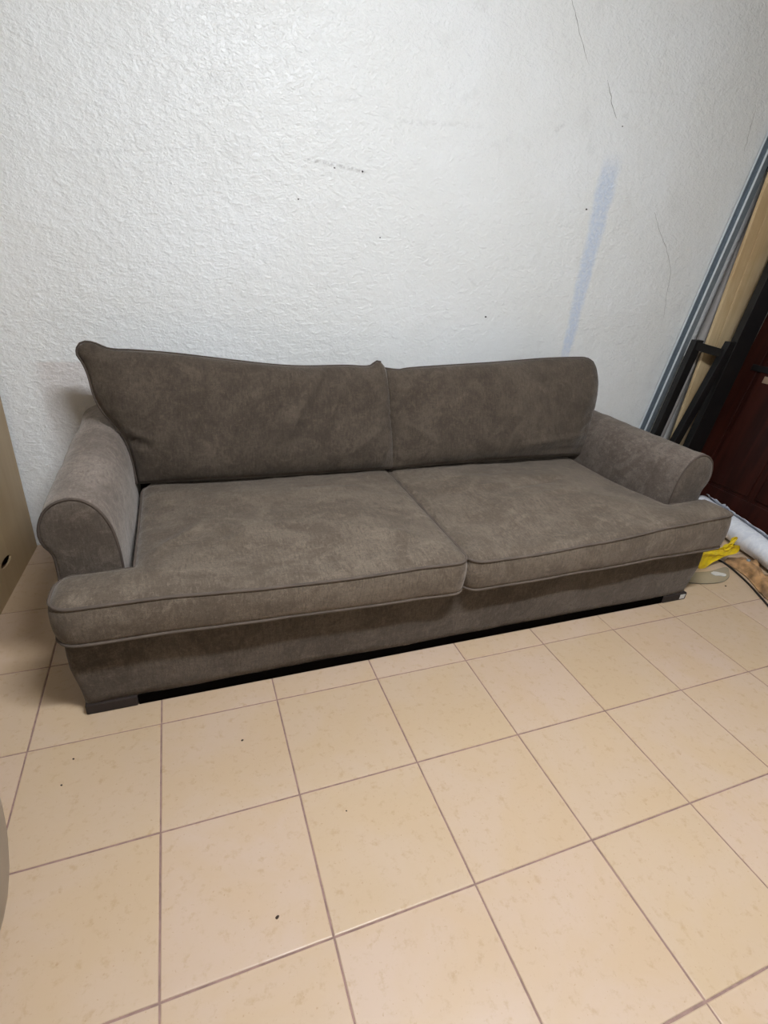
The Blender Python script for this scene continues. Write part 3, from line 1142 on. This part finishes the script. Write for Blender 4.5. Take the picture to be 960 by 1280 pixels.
card = empty('cardboard_scrap', (2.95, .04, 0), 'crumpled brown cardboard on the floor beside the white roll', 'cardboard')
cm = mesh('sheet', V, Fc, M_BROWNPAPER, card, (2.95, .04, 0))
so = cm.modifiers.new('solid', 'SOLIDIFY')
so.thickness = .003
so.offset = 1
sv, sf = lathe_geo([(.0, .006), (.006, .005), (.009, .002), (.009, -.004)], 14, (3.030 - 2.95, .215 - .04, .050))
sc_ = mesh('rivet', sv, sf, M_STEEL, card)
tag(sc_, 'small silver rivet')

# yellow crumpled plastic scrap: a folded stiff piece standing on its lower left corner
YO = (2.86, .27, 0)
yel = empty('yellow_scrap', YO, 'crumpled bright yellow plastic scrap beside the right end of the sofa', 'plastic scrap')


def folded(name, outline, thick, seed):
    op_ = spline(outline, 44, True)
    cen = op_.mean(0)
    V, Fc = [], []
    for side in (-1, 1):
        for s_ in (1.0, .93, .72, .45, .2):
            for x, z in op_:
                px_, pz_ = cen[0] + (x - cen[0]) * s_, cen[1] + (z - cen[1]) * s_
                fold = .010 * abs(fnoise(px_ * 22, pz_ * 30, seed)) + .012 * abs(math.sin((pz_ - .02) * 46 + px_ * 9))
                y = YO[1] + fold * (1 - s_ ** 4) + side * thick * (.35 + .65 * (1 - s_ ** 6)) - .05 * pz_
                V.append((px_, y, max(.001, pz_)))
    n_ = 44
    for h in range(2):
        b_ = h * 5 * n_
        for r_ in range(4):
            for k in range(n_):
                l = (k + 1) % n_
                Fc.append((b_ + r_ * n_ + k, b_ + r_ * n_ + l, b_ + (r_ + 1) * n_ + l, b_ + (r_ + 1) * n_ + k))
        Fc.append(tuple(b_ + 4 * n_ + k for k in range(n_)))
    for k in range(n_):
        l = (k + 1) % n_
        Fc.append((k, l, 5 * n_ + l, 5 * n_ + k))
    return mesh(name, V, Fc, M_YELLOW, yel, YO, smooth=False)


folded('band', [(2.76, .112), (2.83, .112), (2.90, .114), (2.985, .113), (3.008, .095), (3.005, .066), (2.96, .060), (2.92, .056), (2.875, .038),
                (2.85, .028), (2.82, .004), (2.78, .003), (2.75, .05)], .006, 1.5)
folded('tail', [(2.895, .10), (2.908, .118), (2.925, .150), (2.935, .168), (2.955, .160), (2.948, .135), (2.940, .105), (2.92, .092)], .004, 4.5)

# clear rounded plastic sheet on the tiles, with a paper scrap on it
out = [(2.60, .20), (2.66, .165), (2.735, .150), (2.80, .150), (2.86, .172), (2.915, .215), (2.93, .245), (2.80, .235), (2.66, .25)]
op = spline(out, 50, True)
V = [(x, y, .0006) for x, y in op] + [(x, y, .006) for x, y in op]
n = len(op)
Fc = [tuple(range(n)), tuple(range(2 * n - 1, n - 1, -1))] + [(k, (k + 1) % n, n + (k + 1) % n, n + k) for k in range(n)]
pl = empty('plastic_sheet', (2.78, .25, 0), 'clear rounded plastic sheet flat on the tiles by the right sofa foot', 'plastic sheet')
mesh('sheet', V, Fc, M_CLEAR, pl, (2.78, .25, 0), smooth=False)
rim = tube('rim', [(x, y, .0042) for x, y in op], .0018, plain('dark_rim', srgb(110, 100, 82), .5), pl, 6, True, (2.78, .25, 0))
sp = [(2.795, .218), (2.825, .222), (2.85, .205), (2.862, .188), (2.84, .178), (2.822, .188), (2.80, .196)]
sp = spline(sp, 22, True)
n = len(sp)
V = [(x, y, .0068 + .002 * abs(fnoise(x * 60, y * 60))) for x, y in sp] + [(x, y, .0095 + .003 * abs(fnoise(x * 60, y * 60))) for x, y in sp]
Fc = [tuple(range(n)), tuple(range(2 * n - 1, n - 1, -1))] + [(k, (k + 1) % n, n + (k + 1) % n, n + k) for k in range(n)]
ps = mesh('paper_scrap', V, Fc, M_PAPER, smooth=False)
tag(ps, 'small white paper scrap lying on the clear plastic sheet', 'paper')

cord = tube('cord', [tuple(p) for p in spline([(2.66, .40, .005), (2.80, .37, .005), (2.90, .355, .005), (2.955, .32, .005), (2.958, .25, .005), (2.918, .13, .005), (2.865, .02, .005), (2.80, -.10, .005), (2.735, -.22, .005)], 60)],
            .0045, M_CORD, None, 8)
tag(cord, 'thin black cord on the floor in front of the brown cardboard', 'cord')

# dirt crumbs
for x, y, s, lab in ((.563, -.596, .007, 'dark crumb on the tile in the lower middle of the floor'),
                     (.547, -.125, .006, 'dark crumb on the tile just in front of the left seat'),
                     (.117, -.060, .005, 'dark crumb on the tile nearest the left sofa foot'),
                     (.100, -.135, .005, 'dark crumb left of centre on a tile beside the tub'),
                     (2.777, .119, .007, 'round black crumb in front of the clear plastic sheet'),
                     (.769, -.413, .004, 'tiny brown crumb near a grout crossing in front of the sofa')):
    bm = bmesh.new()
    s *= .62
    bmesh.ops.create_icosphere(bm, subdivisions=2, radius=s)
    for v in bm.verts:
        v.co *= 1 + .4 * fnoise(v.co.x * 200, v.co.y * 200, v.co.z * 200 + x * 10)
        v.co.z *= .5
        v.co.x *= .7
    o = from_bm('crumb', bm, M_DUST, None, True)
    o.location = (x, y, s * .5)
    o.rotation_euler = (0, 0, x * 9)
    tag(o, lab, 'crumb', 'crumbs on the floor')
